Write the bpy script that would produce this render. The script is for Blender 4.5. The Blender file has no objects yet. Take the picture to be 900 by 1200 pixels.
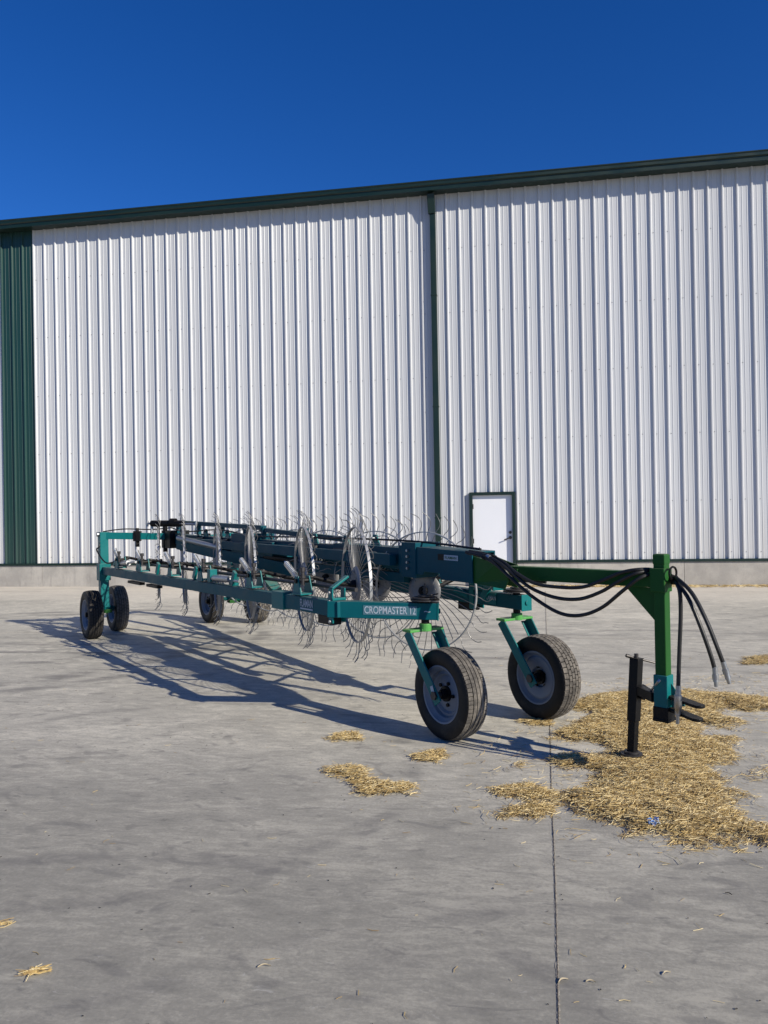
import bpy, math, random
import numpy as np
from mathutils import Vector, Matrix
random.seed(7); rng = np.random.default_rng(7)
scene = bpy.context.scene
COL = scene.collection
R = math.radians

# ---------------------------------------------------------------- camera model (calibration of the photograph)
CH, F, CY, ROLL = 1.70, 900.0, 603.0, R(1.0)
def ray(px, py):
    u, v = px-450.0, CY-py
    return (u*math.cos(ROLL)+v*math.sin(ROLL))/F, (-u*math.sin(ROLL)+v*math.cos(ROLL))/F
def at(px, py, Y):
    a, b = ray(px, py); return Vector((a*Y, Y, CH+b*Y))
def gnd(px, py, z=0.0):
    a, b = ray(px, py); Y = (z-CH)/b; return Vector((a*Y, Y, z))

cd = bpy.data.cameras.new('camera'); cam = bpy.data.objects.new('camera', cd); COL.objects.link(cam)
cam.matrix_world = Matrix.Translation((0, 0, CH)) @ Matrix.Rotation(R(90)+math.atan(3/F), 4, 'X') @ Matrix.Rotation(-ROLL, 4, 'Z')
cd.sensor_fit = 'VERTICAL'; cd.sensor_height = 24; cd.lens = 24*F/1200; cd.clip_start = .05; cd.clip_end = 3000
scene.camera = cam

# ---------------------------------------------------------------- node helpers
class NT:
    def __init__(s, name):
        s.m = bpy.data.materials.new(name); s.m.use_nodes = True
        s.t = s.m.node_tree; s.b = s.t.nodes['Principled BSDF']
    def n(s, kind, **kw):
        x = s.t.nodes.new(kind)
        for k, v in kw.items(): setattr(x, k, v)
        return x
    def set(s, sock, v):
        if isinstance(v, bpy.types.NodeSocket): s.t.links.new(v, sock)
        elif isinstance(v, (tuple, list)) and len(v) == 3 and sock.type == 'RGBA': sock.default_value = (*v, 1)
        else: sock.default_value = v
    def math(s, op, a, b=0.0, c=0.0, clamp=False):
        x = s.n('ShaderNodeMath', operation=op, use_clamp=clamp)
        s.set(x.inputs[0], a); s.set(x.inputs[1], b); s.set(x.inputs[2], c); return x.outputs[0]
    def mix(s, f, a, b, mode='MIX'):
        x = s.n('ShaderNodeMix', data_type='RGBA', blend_type=mode)
        s.set(x.inputs[0], f); s.set(x.inputs[6], a); s.set(x.inputs[7], b); return x.outputs[2]
    def coord(s, kind='Object'): return s.n('ShaderNodeTexCoord').outputs[kind]
    def mapping(s, vec, scale=(1,1,1), rot=(0,0,0), loc=(0,0,0)):
        x = s.n('ShaderNodeMapping'); s.set(x.inputs['Vector'], vec)
        x.inputs['Scale'].default_value = scale; x.inputs['Rotation'].default_value = rot; x.inputs['Location'].default_value = loc
        return x.outputs[0]
    def noise(s, vec, scale, detail=4, rough=.55, dist=0):
        x = s.n('ShaderNodeTexNoise'); s.set(x.inputs['Vector'], vec)
        x.inputs['Scale'].default_value = scale; x.inputs['Detail'].default_value = detail
        x.inputs['Roughness'].default_value = rough; x.inputs['Distortion'].default_value = dist
        return x.outputs['Fac']
    def ss(s, v, a, b, lo=0.0, hi=1.0):
        x = s.n('ShaderNodeMapRange', interpolation_type='SMOOTHSTEP'); s.set(x.inputs[0], v)
        x.inputs[1].default_value = a; x.inputs[2].default_value = b; x.inputs[3].default_value = lo; x.inputs[4].default_value = hi
        return x.outputs[0]
    def lin(s, v, a, b, lo, hi):
        x = s.n('ShaderNodeMapRange'); s.set(x.inputs[0], v)
        x.inputs[1].default_value = a; x.inputs[2].default_value = b; x.inputs[3].default_value = lo; x.inputs[4].default_value = hi
        return x.outputs[0]
    def bump(s, h, strength=.3, dist=.01):
        x = s.n('ShaderNodeBump'); x.inputs['Strength'].default_value = strength; x.inputs['Distance'].default_value = dist
        s.set(x.inputs['Height'], h); s.t.links.new(x.outputs[0], s.b.inputs['Normal'])
    def out(s, color=None, rough=None, metal=None, spec=None):
        if color is not None: s.set(s.b.inputs['Base Color'], color)
        if rough is not None: s.set(s.b.inputs['Roughness'], rough)
        if metal is not None: s.set(s.b.inputs['Metallic'], metal)
        if spec is not None: s.set(s.b.inputs['Specular IOR Level'], spec)
        return s.m

def paint(name, c, rough=.35, var=.25, dirt=(.25,.22,.18), dirtamt=.25, spec=.5, metal=0.0, sc=6):
    k = NT(name); o = k.coord()
    n1 = k.noise(o, sc, 5, .6); n2 = k.noise(o, sc*7, 4, .7)
    dark = tuple(x*(1-var) for x in c)
    chip = k.math('MULTIPLY', k.ss(k.noise(o, 38, 4, .75, .8), .665, .70), k.ss(k.noise(o, 5, 2, .5), .48, .60))
    g = k.n('ShaderNodeNewGeometry'); sp = k.n('ShaderNodeSeparateXYZ'); k.set(sp.inputs[0], g.outputs['Normal'])
    dust = k.math('MULTIPLY', k.ss(sp.outputs[2], .3, .95, 0, 1), k.ss(k.noise(o, 11, 4, .7), .35, .7, .05, .32))
    col = k.mix(n1, dark, c)
    col = k.mix(k.ss(n2, .58, .8, 0, dirtamt), col, dirt)
    if name.endswith('paint') and 'door' not in name:
        col = k.mix(k.math('MULTIPLY', chip, .75), col, (.13, .07, .04)); col = k.mix(k.math('MULTIPLY', dust, .3 if max(c) < .02 else 1.0), col, (.34, .29, .22))
    return k.out(col, k.lin(n1, .3, .7, rough-.06, rough+.14), metal, spec)

M = {}
M['teal'] = paint('teal_paint', (.003, .15, .155), .38, .3, dirtamt=.06, spec=.22)
M['navy'] = paint('dark_teal_paint', (.0014, .070, .098), .43, .3, dirtamt=.05, spec=.14)
M['blue'] = paint('blue_teal_paint', (.002, .090, .112), .42, .3, dirtamt=.03, spec=.12)
M['green'] = paint('green_paint', (.018, .098, .020), .42, .35, dirtamt=.05, spec=.15)
M['limegreen'] = paint('light_green_paint', (.09, .34, .08), .4, .3, dirtamt=.15, spec=.3)
M['black'] = paint('black_paint', (.005, .005, .0055), .45, .3, dirtamt=.02, spec=.2)
M['darksteel'] = paint('dark_steel', (.07, .065, .065), .45, .4, metal=.6, dirt=(.12,.07,.04))
M['ring'] = paint('rake_rim_steel', (.46, .46, .46), .35, .35, metal=.45, dirt=(.2,.15,.11), dirtamt=.35, sc=15)
M['galv'] = paint('galvanised_steel', (.42, .43, .44), .33, .3, metal=.85, dirt=(.3,.28,.26), sc=15)
M['tine'] = paint('tine_wire', (.30, .295, .29), .36, .4, metal=.6, dirt=(.12,.07,.04), sc=15)
M['disc'] = paint('wheel_disc_steel', (.24, .24, .25), .42, .3, metal=.3, sc=12)
M['rim'] = paint('grey_rim_paint', (.17, .20, .25), .45, .2, dirtamt=.2)
M['hose'] = paint('hose_rubber', (.007, .007, .0075), .5, .3, dirtamt=.06)
M['white'] = paint('white_decal', (.34, .41, .48), .5, .12, dirtamt=.1)
M['doorwhite'] = paint('door_white_paint', (.78, .79, .82), .35, .04, dirt=(.5,.48,.45), dirtamt=.12, sc=1.5)
M['bldgreen'] = paint('building_green', (.0045, .020, .014), .4, .2, dirt=(.05,.06,.05), dirtamt=.1, sc=2)
M['spring'] = paint('spring_steel', (.6, .6, .6), .28, .2, metal=.9, sc=20)

def rubber(name, dusty):
    k = NT(name); o = k.coord()
    n = k.noise(o, 9, 5, .65); n2 = k.noise(o, 60, 3, .6)
    f = k.math('ADD', k.math('MULTIPLY', n, .75), k.math('MULTIPLY', n2, .3))
    if dusty: col = k.mix(k.ss(f, .35, .75), (.05,.046,.042), (.22,.195,.165))
    else: col = k.mix(k.ss(f, .5, .9), (.006,.006,.0065), (.045,.040,.034))
    return k.out(col, .85 if dusty else .6, 0, .3)
M['tread'] = rubber('tyre_tread_rubber', True); M['tread2'] = paint('shaded_tread_rubber', (.045,.04,.036), .85, .5, dirt=(.2,.18,.15), dirtamt=.35, spec=.3, sc=10); M['side'] = rubber('tyre_side_rubber', False)  # tread2: darker tread copy, the machine's shade on rear tyres put into its colour
k = NT('tyre_groove_rubber'); M['groove'] = k.out((.018,.017,.016), .9, 0, .2)

# ---------------------------------------------------------------- mesh builder
class MB:
    def __init__(s): s.v = []; s.f = []; s.mi = []
    def add(s, vs, fs, mi=0):
        b = len(s.v); s.v += [tuple(v) for v in vs]; s.f += [tuple(b+i for i in f) for f in fs]; s.mi += [mi]*len(fs)
    def beam(s, p0, p1, w, h, up=Vector((0,0,1)), mi=0):
        p0, p1 = Vector(p0), Vector(p1); d = (p1-p0).normalized()
        x = d.cross(up)
        if x.length < 1e-4: x = d.cross(Vector((0,1,0)))
        x.normalize(); y = x.cross(d).normalized()
        vs = [p+x*a*w/2+y*b*h/2 for p in (p0, p1) for a, b in ((-1,-1),(1,-1),(1,1),(-1,1))]
        s.add(vs, [(3,2,1,0),(4,5,6,7),(0,1,5,4),(1,2,6,5),(2,3,7,6),(3,0,4,7)], mi)
    def box(s, c, size, rz=0, mi=0):
        c = Vector(c); q = Matrix.Rotation(rz, 3, 'Z')
        vs = [c+q@Vector((x*size[0]/2, y*size[1]/2, z*size[2]/2)) for z in (-1,1) for x, y in ((-1,-1),(1,-1),(1,1),(-1,1))]
        s.add(vs, [(3,2,1,0),(4,5,6,7),(0,1,5,4),(1,2,6,5),(2,3,7,6),(3,0,4,7)], mi)
    def tube(s, pts, r, n=8, cap=True, mi=0):
        pts = [Vector(p) for p in pts]; m = len(pts)
        rs = r if isinstance(r, (list, tuple)) else [r]*m
        t = [(pts[min(i+1, m-1)]-pts[max(i-1, 0)]).normalized() for i in range(m)]
        a = Vector((0,0,1)) if abs(t[0].z) < .9 else Vector((1,0,0))
        u = t[0].cross(a).normalized(); vs = []
        for i in range(m):
            u = (u-t[i]*u.dot(t[i])).normalized(); w = t[i].cross(u)
            for j in range(n):
                an = 2*math.pi*j/n; vs.append(pts[i]+(u*math.cos(an)+w*math.sin(an))*rs[i])
        fs = [(i*n+j, i*n+(j+1)%n, (i+1)*n+(j+1)%n, (i+1)*n+j) for i in range(m-1) for j in range(n)]
        if cap: fs += [tuple(range(n))[::-1], tuple((m-1)*n+j for j in range(n))]
        s.add(vs, fs, mi)
    def prism(s, poly, d, mi=0):          # polygon extruded by vector d
        poly = [Vector(p) for p in poly]; n = len(poly); d = Vector(d)
        s.add(poly+[p+d for p in poly], [tuple(range(n))[::-1], tuple(range(n, 2*n))]+[(i, (i+1)%n, n+(i+1)%n, n+i) for i in range(n)], mi)
    def lathe(s, prof, n=32, mi=0, closed=False):    # profile of (x, r) about the x axis
        m = len(prof); vs = [(x, r*math.cos(2*math.pi*j/n), r*math.sin(2*math.pi*j/n)) for x, r in prof for j in range(n)]
        fs = [(i*n+j, i*n+(j+1)%n, ((i+1)%m)*n+(j+1)%n, ((i+1)%m)*n+j) for i in range(m if closed else m-1) for j in range(n)]
        s.add(vs, fs, mi)
    def mesh(s, name, mats, smooth=False, recalc=True, angle=35):
        me = bpy.data.meshes.new(name); me.from_pydata(s.v, [], s.f)
        for m in (mats if isinstance(mats, (list, tuple)) else [mats]): me.materials.append(m)
        me.polygons.foreach_set('material_index', s.mi)
        if recalc:
            import bmesh
            bm = bmesh.new(); bm.from_mesh(me); bmesh.ops.recalc_face_normals(bm, faces=bm.faces); bm.to_mesh(me); bm.free()
        if smooth:
            me.polygons.foreach_set('use_smooth', [True]*len(me.polygons)); me.set_sharp_from_angle(angle=R(angle))
        me.update(); return me
    def build(s, name, mats, parent=None, smooth=False, bevel=0, origin=None, **kw):
        if origin is not None:
            o = Vector(origin); s.v = [(v[0]-o.x, v[1]-o.y, v[2]-o.z) for v in s.v]
        ob = bpy.data.objects.new(name, s.mesh(name, mats, smooth, **kw)); COL.objects.link(ob)
        if parent is not None: ob.parent = parent
        if bevel:
            md = ob.modifiers.new('bevel', 'BEVEL'); md.width = bevel; md.segments = 2; md.limit_method = 'ANGLE'
        return ob
def spline(pts, n=10):
    P = [Vector(p) for p in pts]; P = [P[0]*2-P[1]]+P+[P[-1]*2-P[-2]]; out = []
    for i in range(1, len(P)-2):
        for j in range(n):
            t = j/n; a, b, c, d = P[i-1], P[i], P[i+1], P[i+2]
            out.append(.5*((2*b)+(c-a)*t+(2*a-5*b+4*c-d)*t*t+(3*b-a-3*c+d)*t**3))
    out.append(P[-2]); return out
def thing(name, label, cat, loc=(0,0,0), rz=0, group=None):
    o = bpy.data.objects.new(name, None); COL.objects.link(o); o.location = loc; o.rotation_euler = (0,0,rz)
    o.empty_display_size = .3; o['label'] = label; o['category'] = cat
    if group: o['group'] = group
    return o
def tag(o, label, cat, group=None):
    o['label'] = label; o['category'] = cat
    if group: o['group'] = group
    return o
def struct(o, kind='structure', label=None):
    o['kind'] = kind
    if label: o['label'] = label
    return o

# ---------------------------------------------------------------- ground
PSI = R(9.9); D = 17.96; c_, s_ = math.cos(PSI), math.sin(PSI)
WO = Vector((D*s_, D*c_, 0)); WV = Vector((c_, -s_, 0)); WN = Vector((-s_, -c_, 0))
def wall_s(px, py=600):
    a, b = ray(px, py); return (a*WO.y-WO.x)/(c_+a*s_)
def wall_pt(px, py):
    s = wall_s(px, py); p = WO+WV*s; a, b = ray(px, py); return s, CH+b*p.y

def concrete_ground():
    k = NT('trowelled_concrete'); o = k.coord()
    w = k.mapping(o, rot=(0, 0, PSI))                       # slab axes run along the building
    big = k.noise(w, .22, 4, .6, .4)
    mid = k.noise(k.mapping(w, (1, 1.6, 1)), 1.3, 6, .65, 1.0)
    pat = k.noise(k.mapping(w, (1.3, 2.6, 1), rot=(0,0,.2)), 3.2, 6, .68, 1.6)
    streak = k.noise(k.mapping(w, (1.0, 4.5, 1), rot=(0,0,.05)), 5.0, 6, .72, .8)
    fine = k.noise(w, 55, 4, .7)
    v = k.math('MULTIPLY', big, .22)
    v = k.math('ADD', v, k.math('MULTIPLY', mid, .22)); v = k.math('ADD', v, k.math('MULTIPLY', streak, .20))
    v = k.math('ADD', v, k.math('MULTIPLY', pat, .26)); v = k.math('ADD', v, k.math('MULTIPLY', fine, .20))
    ramp = k.n('ShaderNodeValToRGB'); k.set(ramp.inputs[0], v)
    e = ramp.color_ramp.elements
    e[0].position = .41; e[0].color = (.165,.157,.136,1); e[1].position = .62; e[1].color = (.60,.56,.465,1)
    m1 = e.new(.46); m1.color = (.305,.288,.244,1); m2 = e.new(.54); m2.color = (.410,.385,.325,1)
    col = ramp.outputs[0]
    sep = k.n('ShaderNodeSeparateXYZ'); k.set(sep.inputs[0], w)
    X, Y = sep.outputs[0], sep.outputs[1]
    # concrete tone: darker and greyer in front, paler towards the building, noisy boundary
    tone_y = k.math('ADD', Y, k.math('MULTIPLY', k.math('SUBTRACT', k.noise(w, .35, 3), .5), 4.0))
    col = k.mix(k.ss(tone_y, 2.6, 6.5), k.mix(.46, col, (.115,.112,.098)), k.mix(.12, col, (.50,.46,.40)))
    # tyre scuffs: faint dark arcs left on the slab
    wob = k.math('MULTIPLY', k.math('SUBTRACT', k.noise(w, .5, 2), .5), .5)
    brk = k.ss(k.noise(k.mapping(w, (.6, 2, 1)), 1.6, 4, .6), .40, .62)
    for cx, cy, r, wd, am in ((-7.1, 9.77, 3.05, .14, .55), (-7.1, 9.77, 3.5, .11, .45), (-9.2, 12.4, 5.3, .12, .45), (-3.0, -14.0, 23.2, .10, .40), (-3.0, -14.0, 23.75, .09, .32), (2.0, -22.0, 32.9, .12, .30),
                              (2.0,-22.0,33.4,.10,.26), (-9.0, 31.0, 22.2, .11, .34), (-9.0, 31.0, 21.6, .1, .3), (6.0, 40.0, 29.0, .13, .25), (14.0, -6.0, 17.0, .10, .2),
                              (-2.5, 4.9, 1.8, .05, .30), (-1.6, 1.2, 2.4, .06, .34), (1.5, -1.0, 4.6, .05, .20)):
        dx = k.math('SUBTRACT', X, cx); dy = k.math('SUBTRACT', Y, cy)
        rr = k.math('SQRT', k.math('ADD', k.math('MULTIPLY', dx, dx), k.math('MULTIPLY', dy, dy)))
        dd = k.math('ABSOLUTE', k.math('SUBTRACT', k.math('ADD', rr, wob), r))
        f = k.math('MULTIPLY', k.ss(dd, wd*.3, wd*1.8, am*1.25, 0), brk)
        col = k.mix(f, col, (.12,.115,.11))
    # dark rubbed smudges
    sm = k.noise(k.mapping(w, (1.0, 1.8, 1), loc=(3.1, 7.7, 0)), 1.9, 3, .5, 1.6)
    col = k.mix(k.ss(sm, .59, .70, 0, .40), col, (.13,.125,.118))
    sm2 = k.noise(k.mapping(w, (2.6, 6, 1), rot=(0,0,.6), loc=(1.2,4.7,0)), 1.3, 3, .5, 2.2)
    col = k.mix(k.ss(sm2, .62, .72, 0, .40), col, (.12,.115,.108))
    # fine light scratches and lime marks
    li = k.noise(k.mapping(w, (6, 14, 1), rot=(0,0,.35)), 1.6, 5, .75, 1.2)
    col = k.mix(k.ss(li, .60, .74, 0, .42), col, (.50,.48,.44))
    dk = k.noise(k.mapping(w, (5, 13, 1), rot=(0,0,-.12), loc=(9,2,0)), 1.5, 6, .75, 1.5)
    col = k.mix(k.ss(dk, .57, .72, 0, .5), col, (.13,.127,.125))
    # windblown tan dust on the strip along the building
    ds = k.math('ADD', Y, k.math('MULTIPLY', k.math('SUBTRACT', k.noise(k.mapping(w,(.25,1,1)), 1.0, 4), .5), 3.0))
    col = k.mix(k.ss(ds, 13.5, 17.4, 0, .62), col, (.62,.56,.48))
    h = k.math('ADD', k.math('MULTIPLY', streak, .8), k.math('MULTIPLY', fine, .5))
    k.bump(h, .35, .006)
    return k.out(col, k.lin(mid, .3, .7, .62, .85), 0, .35)
b = MB(); L = 600
b.add([(-L,-L,0),(L,-L,0),(L,L,0),(-L,L,0)], [(0,1,2,3)])
M['concrete'] = concrete_ground()
struct(b.build('ground', M['concrete'], recalc=False))

# the saw-cut joint that runs towards the camera, filled with dark dirt, and its crumbled edges
def joint(name, pts, w, mat, z, jit=.35):
    b = MB(); P = spline(pts, 60); vs = []; n = len(P)
    for i, p in enumerate(P):
        d = (P[min(i+1,n-1)]-P[max(i-1,0)]).normalized(); x = Vector((d.y, -d.x, 0))
        o = x*random.uniform(-.25,.25)*w
        for sg in (-1, 1): vs.append(Vector((p.x, p.y, z))+o+x*sg*w/2*random.uniform(1-jit, 1+jit))
    b.add(vs, [(2*i, 2*i+1, 2*i+3, 2*i+2) for i in range(n-1)])
    return b.build(name, mat, recalc=False)
k = NT('joint_dirt'); o = k.coord(); n = k.noise(o, 90, 3, .7)
M['jdirt'] = k.out(k.mix(k.ss(n, .45, .65), (.075,.06,.045), (.24,.20,.15)), .95)
k = NT('joint_edge'); o = k.coord(); n = k.noise(o, 60, 3, .7)
M['jedge'] = k.out(k.mix(k.ss(n, .4, .65), (.27,.24,.195), (.46,.42,.34)), .95)
jp = [gnd(655,1240), gnd(654,1195), gnd(652,1100), gnd(649,1000), gnd(646,930), gnd(645,880), gnd(644,850)]
struct(joint('joint_edge', jp, .010, M['jedge'], .0015, .6))
struct(joint('control_joint', jp, .0030, M['jdirt'], .003, .5))
# the same joint farther on and the cross joints, hairlines in the slab
d0 = (gnd(644,850)-gnd(652,1100)).normalized()
p0 = gnd(644,850); struct(joint('control_joint', [p0, p0+d0*4, p0+d0*8, p0+d0*10.6], .010, M['jedge'], .004, .5))
struct(joint('control_joint', [WO+WN*1.35+WV*s+Vector((0,0,0)) for s in (-30,-15,0,15,25)], .02, M['jedge'], .004, .4))
struct(joint('control_joint', [WO+WN*7.4+WV*s for s in (-30,-15,0,15,25)], .012, M['jedge'], .004, .5))

# ---------------------------------------------------------------- warehouse
wh = thing('warehouse', 'long white ribbed metal warehouse with dark green eave and concrete base', 'warehouse', WO, -PSI)
EZ = 9.16; OH = .34; FH = .205; SB = .60
def siding_mat(name, c, var):
    k = NT(name); o = k.coord(); sep = k.n('ShaderNodeSeparateXYZ'); k.set(sep.inputs[0], o)
    sheet = k.math('FLOOR', k.math('DIVIDE', sep.outputs[0], .9144))
    wn = k.n('ShaderNodeTexWhiteNoise', noise_dimensions='1D'); k.set(wn.inputs['W'], sheet)
    st = k.noise(k.mapping(o, (9, 9, .25)), 1.0, 5, .6); bl = k.noise(k.mapping(o, (1,1,.4)), .9, 3, .6)
    f = k.math('ADD', k.math('MULTIPLY', wn.outputs[0], .45), k.math('MULTIPLY', st, .55))
    col = k.mix(f, tuple(x*(1-var) for x in c), c)
    lap = k.ss(k.math('ABSOLUTE', k.math('SUBTRACT', k.math('MODULO', k.math('ADD', sep.outputs[0], 91.44), .9144), .02)), 0, .006, .45, 0)
    col = k.mix(lap, col, (.16,.16,.17) if c[0] > .3 else (.01,.02,.02))
    low = k.ss(sep.outputs[2], .6, 2.2, .32, 0); lf = k.math('MULTIPLY', low, k.ss(st, .35, .65))
    col = k.mix(lf, col, (.40,.36,.30) if c[0] > .3 else (.06,.07,.06))
    k.bump(k.math('ADD', bl, k.math('MULTIPLY', st, .25)), .45, .015)
    return k.out(col, k.lin(bl, .3, .7, .30, .42), 0, .5)
M['siding'] = siding_mat('white_ribbed_steel', (.575, .585, .60), .13)
M['gsiding'] = siding_mat('green_ribbed_steel', (.013, .050, .042), .18)
PITCH = .3048
def siding(name, s0, s1, phase, mat):
    prof = []                                      # (x, outward)
    base = [(-.033,0),(-.012,.038),(.012,.038),(.033,0),(.088,0),(.094,.005),(.106,.005),(.112,0),(.192,0),(.198,.005),(.210,.005),(.216,0)]
    i0 = int((s0-phase)/PITCH)-2; i1 = int((s1-phase)/PITCH)+2
    for i in range(i0, i1):
        for x, o in base:
            X = phase+i*PITCH+x
            if s0 < X < s1: prof.append((X, o))
    prof = [(s0, 0)]+prof+[(s1, 0)]
    prof.sort(key=lambda t: t[0])
    b = MB(); n = len(prof)
    vs = [(x, -o, z) for z in (SB, EZ+.05) for x, o in prof]
    b.add(vs, [(i, i+1, n+i+1, n+i) for i in range(n-1)])
    return b.build(name, mat, wh, recalc=False)
gs0, gs1 = wall_s(2.5, 450), wall_s(41, 450)
ds0, ds1 = wall_s(506.5, 400), wall_s(513.5, 400)
phL = wall_s(232/4.5+1.0, 300); phR = wall_s(523.5, 300)
siding('wall_siding', -45, gs0, phL, M['siding'])
g = siding('wall_siding', gs0, gs1, gs0+.03, M['gsiding']); g['label'] = 'dark green ribbed siding strip'
siding('wall_siding', gs1, ds0+.02, gs1+.02, M['siding'])
# door opening splits the right hand sheet
dl, dz = wall_pt(550, 577); dr, _ = wall_pt(603.5, 577); DZ = 2.17
def siding_cut(name, s0, s1, phase, mat, z0, z1):
    ob = siding(name, s0, s1, phase, mat)
    for v in ob.data.vertices: v.co.z = z0 if v.co.z < 1 else z1
    return ob
siding_cut('wall_siding', ds0+.02, dl, phR, M['siding'], SB, EZ+.05)
siding_cut('wall_siding', dl, dr, phR, M['siding'], DZ+.01, EZ+.05)
siding_cut('wall_siding', dr, 34, phR, M['siding'], SB, EZ+.05)
# screws in rows
b = MB()
for z in (.75, 1.9, 3.4, 4.9, 6.4, 7.9):
    for (ph, a, e) in ((gs1+.02, gs1, ds0), (phR, ds1, 8)):
        i = int((a-ph)/PITCH)
        while ph+i*PITCH < e:
            x = ph+i*PITCH+.055; i += 1
            if x < a or (dl-.1 < x < dr+.1 and z < 2.3): continue
            b.box((x, -.004, z+random.uniform(-.004,.004)), (.013,.008,.013))
o = b.build('siding_screws', M['darksteel'], wh, recalc=False); o['kind'] = 'stuff'
# base trim, foundation
b = MB()
for a, e in ((-45, dl-.01), (dr+.01, 34)): b.beam((a, -.025, SB-.03), (e, -.025, SB-.03), .07, .06)
b.build('base_trim', M['bldgreen'], wh)
k = NT('foundation_concrete'); o = k.coord(); n = k.noise(o, 1.2, 6, .65); n2 = k.noise(k.mapping(o,(6,6,1.2)), 1.5, 5, .6); n3 = k.noise(o, 40, 3, .6)
col = k.mix(k.ss(n, .35, .65), (.33,.31,.28), (.47,.44,.39)); col = k.mix(k.ss(n2, .52, .72, 0, .5), col, (.25,.23,.21)); col = k.mix(k.ss(n3, .6, .75, 0, .3), col, (.2,.19,.17))
k.bump(n3, .3, .01); M['found'] = k.out(col, .9)
b = MB()
for a, e in ((-45, dl-.012), (dr+.012, 34)):
    x = a
    while x < e:
        x2 = min(x+3.66, e); b.beam((x+.004, .02, (SB-.06)/2-.1), (x2-.004, .02, (SB-.06)/2-.1), .10, SB-.06+.2); x = x2
b.build('foundation', M['found'], wh)
# eave gutter and fascia, soffit, roof
b = MB()
yo = -OH
prof = [(yo, EZ), (yo, EZ+.09), (yo-.035, EZ+.11), (yo-.035, EZ+.175), (yo-.055, EZ+.19), (yo-.055, EZ+FH), (yo+.06, EZ+FH), (yo+.06, EZ)]
b.prism([(-46, y, z) for y, z in prof], (81, 0, 0)); b.build('eave_fascia', M['bldgreen'], wh)
b = MB(); b.beam((-46, (yo+.06)/2-.003, EZ+.03), (35, (yo+.06)/2-.003, EZ+.03), -(yo+.06)-.006, .02); b.build('soffit', M['bldgreen'], wh)
b = MB(); b.prism([(-46, yo+.02, EZ+FH+.004), (-46, 14, EZ+FH+1.2), (-46, 28, EZ+FH+.004), (-46, 28, EZ+.02), (-46, yo+.1, EZ+.03+.02)], (81,0,0)); b.build('roof', M['bldgreen'], wh)
b = MB()
for x in (-45, 34): b.beam((x, .03, EZ/2), (x, 28, EZ/2), .05, EZ)
b.beam((-45, 28, EZ/2), (34, 28, EZ/2), .05, EZ); b.build('end_wall', M['siding'], wh)
# downspout
b = MB(); dm = (ds0+ds1)/2
b.beam((dm, -.075, .12), (dm, -.075, EZ-.45), .13, .10, up=Vector((0,1,0)))
b.beam((dm-.015, -.085, EZ-.45), (dm-.03, -.17, EZ-.02), .17, .14, up=Vector((0,1,0)))
for z in (1.6, 4.2, 6.8): b.box((dm, -.075, z), (.15, .115, .03))
b.beam((dm, -.08, .14), (dm, -.26, .04), .13, .08)
b.build('downspout', M['bldgreen'], wh, bevel=.006)
# door
dw = dr-dl; b = MB()
for x in (dl+.035, dr-.035): b.beam((x, -.03, 0.01), (x, -.03, DZ), .07, .14, up=Vector((0,1,0)))
b.beam((dl, -.0315, DZ-.033), (dr, -.0315, DZ-.033), .14, .066)
fr = b.build('door_frame', M['bldgreen'], wh, bevel=.004); fr['label'] = 'dark green frame round the white door'
b = MB(); b.box(((dl+dr)/2, .0, DZ/2-.02), (dw-.145, .045, DZ-.075)); dob = b.build('door', M['doorwhite'], wh, bevel=.003)
b = MB(); hx = dr-.125; hz = 1.12
b.tube([(hx, -.02, hz), (hx, -.075, hz)], .012, 10); b.tube([(hx, -.072, hz), (hx-.14, -.08, hz-.05)], .014, 8)
b.tube([(hx, -.020, hz), (hx, -.032, hz)], .038, 16)
b.build('door_handle', M['darksteel'], dob, smooth=True)
b = MB(); b.tube([(hx, -.020, hz+.12), (hx, -.045, hz+.12)], .034, 16); b.build('deadbolt', M['darksteel'], dob, smooth=True)
b = MB(); b.box(((dl+dr)/2, -.035, .012), (dw-.14, .12, .02)); b.build('threshold', M['galv'], dob)
for z in (.3, 1.05, 1.85): b = MB(); b.box((dl+.082, -.030, z), (.02,.03,.11)); b.build('hinge', M['darksteel'], dob)

# ---------------------------------------------------------------- the hay rake
RL = Vector((-1.2, 9.0, 0))
rake = thing('hay_rake', 'long teal and green wheel hay rake folded up, with twelve tined wheels', 'hay rake', RL)
def part(mb, name, mat, parent=None, smooth=False, bevel=0, **kw):     # verts in world metres -> rake space
    return mb.build(name, mat, rake if parent is None else parent, smooth, bevel, origin=RL, **kw)

HEAD = Vector((.545, -.839, 0)); AX = Vector((.839, .545, 0))
cL = gnd(528, 865); cR = gnd(637, 841)
pL = cL-HEAD*.30; pR = cR-HEAD*.30
rLa, rLb = gnd(108, 748), gnd(138, 738.5); rRa, rRb = gnd(248, 729), gnd(301, 729)
bLr = at(121, 668, 11.4); bLr.z = 0; bRr = (rRa+rRb)/2
BZ = .935; BW = .10; BHt = .125
up = Vector((0,0,1))
def along(a, b_, t): return a+(b_-a)*t
NA = Vector((pL.x, pL.y, BZ)); NB = Vector((bLr.x, bLr.y, BZ+.01)); NF = NA.copy(); NA = Vector((-.37, 6.13, BZ+.02)); nd = (NA-NB).normalized(); ndf = (NF-NA).normalized(); nin = Vector((-nd.y, nd.x, 0))
if nin.dot(Vector((1,1,0))) < 0: nin = -nin
FA = Vector((pR.x, pR.y, BZ)); FB = Vector((bRr.x, bRr.y, BZ+.01)); fd = (FA-FB).normalized(); fin = Vector((fd.y, -fd.x, 0))
if fin.dot(Vector((-1,-1,0))) < 0: fin = -fin

def solve(px, A, d, py=690):        # distance back from A along -d where the line meets the pixel column
    a, _ = ray(px, py); return (a*A.y-A.x)/(-d.x+a*d.y)

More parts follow.
